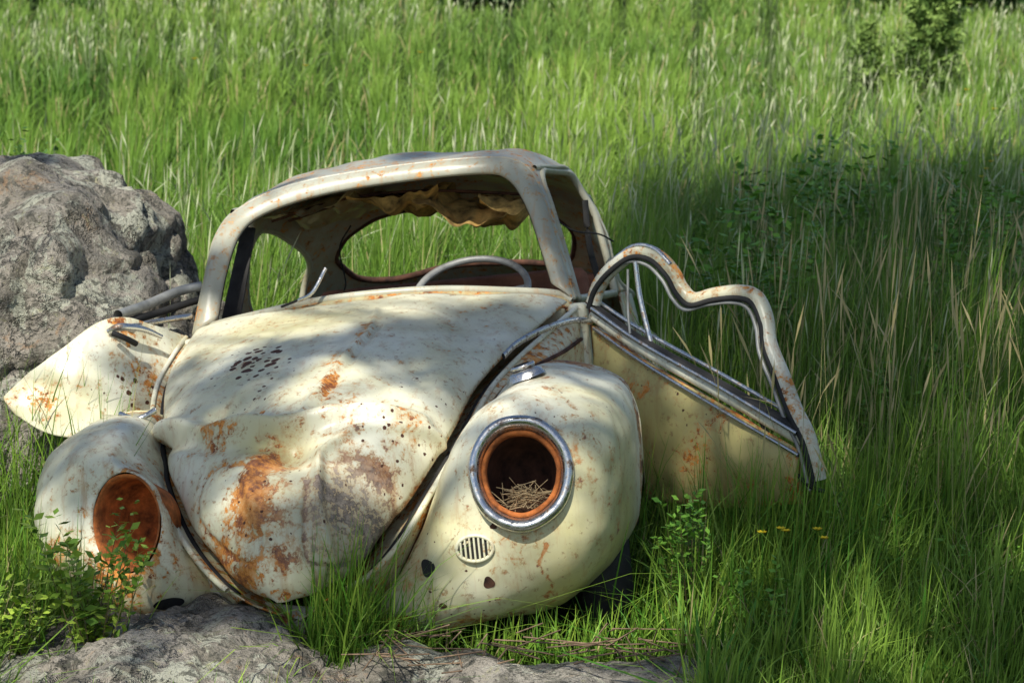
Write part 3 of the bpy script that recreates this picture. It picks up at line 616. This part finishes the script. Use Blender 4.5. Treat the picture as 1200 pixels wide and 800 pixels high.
ct[dry]=(.50,.44,.20);cb[dry]=(.30,.25,.10)
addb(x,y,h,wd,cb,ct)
NS=8000
y=4.1*(16/4.1)**rng.uniform(0,1,NS);x=rng.uniform(-1,1,NS)*(.28*y+.6);m=~excl(x,y)&~((x<.4)&(y<5.0));x,y=x[m],y[m]
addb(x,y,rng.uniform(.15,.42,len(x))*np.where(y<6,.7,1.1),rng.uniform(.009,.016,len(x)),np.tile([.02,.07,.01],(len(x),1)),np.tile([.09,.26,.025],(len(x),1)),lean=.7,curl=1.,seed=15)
# pale seed heads in the meadow
NS=15000
y=6.2*(80/6.2)**rng.uniform(0,1,NS);x=rng.uniform(-1,1,NS)*(.28*y+.8);m=(~excl(x,y))&(n2d(x,y,.5,21)+rng.normal(0,.25,NS)>.10);x,y=x[m],y[m]
hs=rng.uniform(.55,.98,len(x));c1=np.tile([.10,.2,.04],(len(x),1));q=rng.uniform(0,1,(len(x),1));c2=np.array([.58,.60,.38])*q+np.array([.34,.42,.18])*(1-q)
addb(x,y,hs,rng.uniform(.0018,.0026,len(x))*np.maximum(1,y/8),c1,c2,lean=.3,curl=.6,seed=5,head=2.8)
NS=750
y=rng.uniform(5.0,9.5,NS);x=rng.uniform(.75,2.4,NS)*y/7;hs=rng.uniform(.45,1.05,NS)
addb(x,y,hs,rng.uniform(.002,.0032,NS),np.tile([.10,.18,.04],(NS,1)),np.tile([.45,.38,.18],(NS,1)),lean=.3,curl=.5,seed=6,head=3.)
for k,(cx,cy,sx,sy,n_,h0) in enumerate([(-.42,4.64,.06,.04,420,.34),(-.33,4.69,.08,.03,200,.24),(-.60,4.28,.04,.05,120,.14),(-1.25,4.95,.12,.15,500,.34),(-1.12,4.65,.08,.1,200,.24),(.30,4.74,.12,.05,300,.16),(.62,4.85,.16,.12,700,.30),(.05,4.72,.10,.03,160,.14),(.75,5.25,.16,.10,700,.42),(1.05,5.35,.15,.12,600,.36),(.95,5.15,.12,.06,300,.34),(-1.38,5.6,.15,.2,350,.42),(-1.05,5.35,.2,.05,200,.30)]):
    x=rng.normal(cx,sx,n_);y=rng.normal(cy,sy,n_);q=rng.uniform(0,1,(n_,1))
    addb(x,y,h0*rng.uniform(.5,1.35,n_),rng.uniform(.0024,.0052,n_),np.tile([.04,.11,.012],(n_,1)),np.array([.10,.30,.025])*(1-q)+np.array([.40,.55,.07])*q,lean=.5,curl=.8,seed=40+k)
V=np.concatenate([p[0] for p in parts]);Cc_=np.concatenate([p[2] for p in parts]);o=0;Fs=[]
for p in parts: Fs.append(p[1]+o);o+=len(p[0])
mesh_np('grass',V,np.concatenate(Fs),grassm,attrs=dict(gcol=Cc_),smooth=True)
# ------------------------------------------------------------------ trees
def pine(name,loc,Ht,bands,seed=0,tr=None,dens=None,col=((.02,.05,.012),(.06,.12,.03)),up=.0):
    # bands: (z0,z1,branches,reach_bottom,reach_top,clumps per branch,needles per clump,needle size,clump sigma)
    r=np.random.default_rng(seed);V=[];F=[];M=[];C=[];tr=tr or Ht*.018
    loc=np.array([loc[0],loc[1],float(gz(loc[0],loc[1]))-.05])
    def cone(a,b,r0,r1,k=7):
        a=np.array(a);b=np.array(b);d=(b-a)/np.linalg.norm(b-a);s_=np.cross(d,(.31,.2,.9));s_/=np.linalg.norm(s_);t_=np.cross(d,s_);o=len(V)
        for (p,q) in((a,r0),(b,r1)):
            for i in range(k):
                an=i/k*2*math.pi;V.append(p+q*(math.cos(an)*s_+math.sin(an)*t_));C.append((.1,.065,.045,1))
        for i in range(k):F.append((o+i,o+(i+1)%k,o+k+(i+1)%k));F.append((o+i,o+k+(i+1)%k,o+k+i));M.extend([1,1])
    prev=loc
    for i in range(1,9):
        q=loc+np.array([r.normal(0,.003*Ht),r.normal(0,.003*Ht),Ht*i/8]);cone(prev,q,tr*(1-(i-1)/8.3),tr*(1-i/8.3),9);prev=q
    cv=[];cc=[]
    for (z0,z1,nbr,R0,R1,ncl,npc,size,sig) in bands:
      for i in range(nbr):
        f=r.uniform(0,1);z=z0+(z1-z0)*f;L=(R0*(1-f)+R1*f)*r.uniform(.6,1.15)
        an=r.uniform(0,2*math.pi);d=np.array([math.cos(an),math.sin(an),r.uniform(-.1,.35)+up])
        a=loc+np.array([0,0,z]);b=a+d*L
        if dens is None or dens(b)>.02 or dens(a+(b-a)*.6)>.02: cone(a,b,max(tr*.16*(1-z/Ht),.004),.003*max(1,Ht/6),5)
        for j in range(ncl):
            g_=(j+r.uniform(.2,1))/ncl
            c=a+(b-a)*(.2+.8*g_)+r.normal(0,.09*min(L,3)*(1 if Ht>5 else .3),3);sh=r.uniform(0,1)
            if dens is not None and r.uniform()>dens(c): continue
            col_=np.array(col[0])*(1-sh)+np.array(col[1])*sh
            P=c+r.normal(0,sig,(npc,3))*np.array([1,1,.55]);dd=r.normal(0,1,(npc,3));dd[:,2]+=.4;dd/=np.linalg.norm(dd,axis=1,keepdims=True)
            ss=np.cross(dd,r.normal(0,1,(npc,3)));ss/=np.linalg.norm(ss,axis=1,keepdims=True)+1e-6
            tri=np.stack([P-ss*size*.22,P+ss*size*.22,P+dd*size],1);cv.append(tri.reshape(-1,3));cc.append(np.tile([*col_,1],(npc*3,1)))
    nV=len(V);cv=np.concatenate(cv);Vall=np.concatenate([np.array(V),cv]);Fc=nV+np.arange(len(cv)).reshape(-1,3)
    Fall=np.concatenate([np.array(F),Fc]);Call=np.concatenate([np.array(C),np.concatenate(cc)])
    return mesh_np(name,Vall,Fall,mats=[needlem,barkm],midx=np.concatenate([np.array(M),np.zeros(len(Fc),int)]),attrs=dict(gcol=Call),smooth=False)
sd=np.array(sdir)
def land(c,z=.7):
    t=(c[2]-z)/-sd[2];return c[0]+sd[0]*t,c[1]+sd[1]*t
def crown_shade_mask(c):  # keeps only needle clumps whose shadow lands in chosen shade zones
    lx,ly=land(c)
    if ly<7.3:
        v=mn.noise(Vector((lx*2.5,ly*2.5,1.3)))+.6*mn.noise(Vector((lx*5.5,ly*5.5,2.3)))
        return 1. if v>(.27 if lx<1.2 else .42) else 0
    edge=.40+.08*(ly-8)+.35*mn.noise(Vector((lx*1.5,ly*1.5,7.)))
    if lx<edge or ly>15+.8*mn.noise(Vector((lx*.9,0,3.))): return 0
    return 1. if mn.noise(Vector((lx*1.4,ly*1.4,9.)))>-.42 else 0
pine('pine_tree',(-1.3,0.0),21,[(6.2,8.8,190,3.4,3.4,14,28,.10,.045),(10.3,20.8,290,4.6,4.0,13,26,.27,.12)],3,tr=.15,dens=crown_shade_mask)  # unseen pine, crown shaped to dapple the car and shade the right meadow
ycol=((.09,.17,.035),(.34,.48,.12))
pine('pine_tree',(5.12,24.2),3.0,[(.05,.6,70,.46,.44,6,16,.07,.03),(.6,1.6,120,.44,.26,6,16,.07,.03),(1.6,2.9,60,.24,.04,5,14,.07,.02)],11,tr=.035,col=ycol,up=.75)
pine('pine_tree',(4.45,24.8),1.15,[(.05,1.1,80,.36,.05,5,14,.06,.03)],12,tr=.025,col=ycol,up=.7)
for i,(px,yy,hh) in enumerate([(560,52,6),(700,58,7),(1060,50,5),(1130,48,6),(1190,46,6),(350,66,8),(150,60,7),(20,56,6),(860,75,9)]):
    pine('pine_tree',((px-600)/2300*yy*1.02,yy),hh,[(.1*hh,hh,60,hh*.28,.1,5,18,.4,.22)],20+i)
# ------------------------------------------------------------------ leafy plants
def leafy(name,cx,cy,z0,ht,rad,nst,nl,ls,seed,col=((.10,.22,.02),(.42,.56,.07))):
    r=np.random.default_rng(seed);V=[];F=[];C=[]
    for s_ in range(nst):
        an=r.uniform(0,6.28);tip=np.array([cx+math.cos(an)*rad*r.uniform(.2,1),cy+math.sin(an)*rad*r.uniform(.2,1),z0+ht*r.uniform(.6,1)]);b=np.array([cx+r.normal(0,rad*.15),cy+r.normal(0,rad*.15),z0])
        o=len(V);sd_=np.array([.0025,0,0])
        V+= [b-sd_,b+sd_,tip];F.append((o,o+1,o+2));C+=[(.12,.10,.04,1)]*3
        for k in range(nl):
            f=r.uniform(.2,1);p=b+(tip-b)*f;d=r.normal(0,1,3);d[2]=abs(d[2])*.5;d/=np.linalg.norm(d);s2=np.cross(d,(0,0,1)+r.normal(0,.4,3));s2/=np.linalg.norm(s2)
            l=ls*r.uniform(.6,1.3);o=len(V);V+=[p,p+d*l*.5+s2*l*.28,p+d*l,p+d*l*.5-s2*l*.28];F+=[(o,o+1,o+2),(o,o+2,o+3)]
            q=r.uniform();c=np.array(col[0])*(1-q)+np.array(col[1])*q;C+=[(*c,1)]*4
    return mesh_np(name,np.array(V),np.array(F),leafm,attrs=dict(gcol=np.array(C)),smooth=False)
gcl=((.07,.20,.02),(.22,.44,.05))
leafy('shrub',-1.00,4.52,.05,.42,.17,20,34,.030,1)
leafy('shrub',-1.18,4.5,.02,.30,.18,16,30,.028,2)
leafy('shrub',.46,4.85,0,.46,.10,16,34,.022,3,gcl)
leafy('shrub',.62,4.65,0,.3,.14,14,26,.020,4,gcl)
leafy('shrub',.95,5.2,0,.30,.2,16,26,.022,5,gcl)
leafy('shrub',1.25,5.0,0,.25,.2,16,26,.022,15,gcl)
leafy('shrub',1.35,6.5,0,.55,.25,18,34,.030,16,gcl)
leafy('shrub',1.0,7.6,0,.95,.4,26,60,.04,6,gcl)
leafy('shrub',2.0,8.6,0,.9,.5,26,60,.04,7,gcl)
leafy('shrub',1.6,10.2,0,1.0,.5,26,60,.05,17,gcl)
leafy('shrub',-2.02,8.3,0,1.15,.22,18,40,.035,8,((.04,.10,.02),(.12,.24,.05)))
leafy('shrub',-2.22,8.0,0,1.3,.15,12,30,.035,9,((.04,.10,.02),(.12,.24,.05)))
V=[];F=[];C=[]
for (fx,fy,fz) in [(.70,4.95,.28),(.72,5.0,.26),(.80,4.98,.27),(.81,4.93,.26),(2.9,12,.6),(3.0,12.3,.62),(2.8,11.7,.58),(3.1,11.9,.6),(3.2,13,.6),(2.6,12.6,.6),(3.3,12.5,.62),(.66,5.02,.25),(4.3,19,.6),(4.6,20,.7),(4.4,18,.62),(-2.5,24,.8),(-1.2,26,.9),(-4,25,.85)]:
    for k in range(7):
        a=k/7*6.28;o=len(V);c=np.array([fx,fy,fz]);d=np.array([math.cos(a),math.sin(a)*.8,.5])*.014*max(1,fy/8);s2=np.array([-math.sin(a),math.cos(a),0])*.007*max(1,fy/8)
        V+=[c,c+d*.6+s2,c+d,c+d*.6-s2];F+=[(o,o+1,o+2),(o,o+2,o+3)];C+=[(.85,.62,.02,1)]*4
mesh_np('yellow_flowers',np.array(V),np.array(F),leafm,attrs=dict(gcol=np.array(C)),smooth=False)
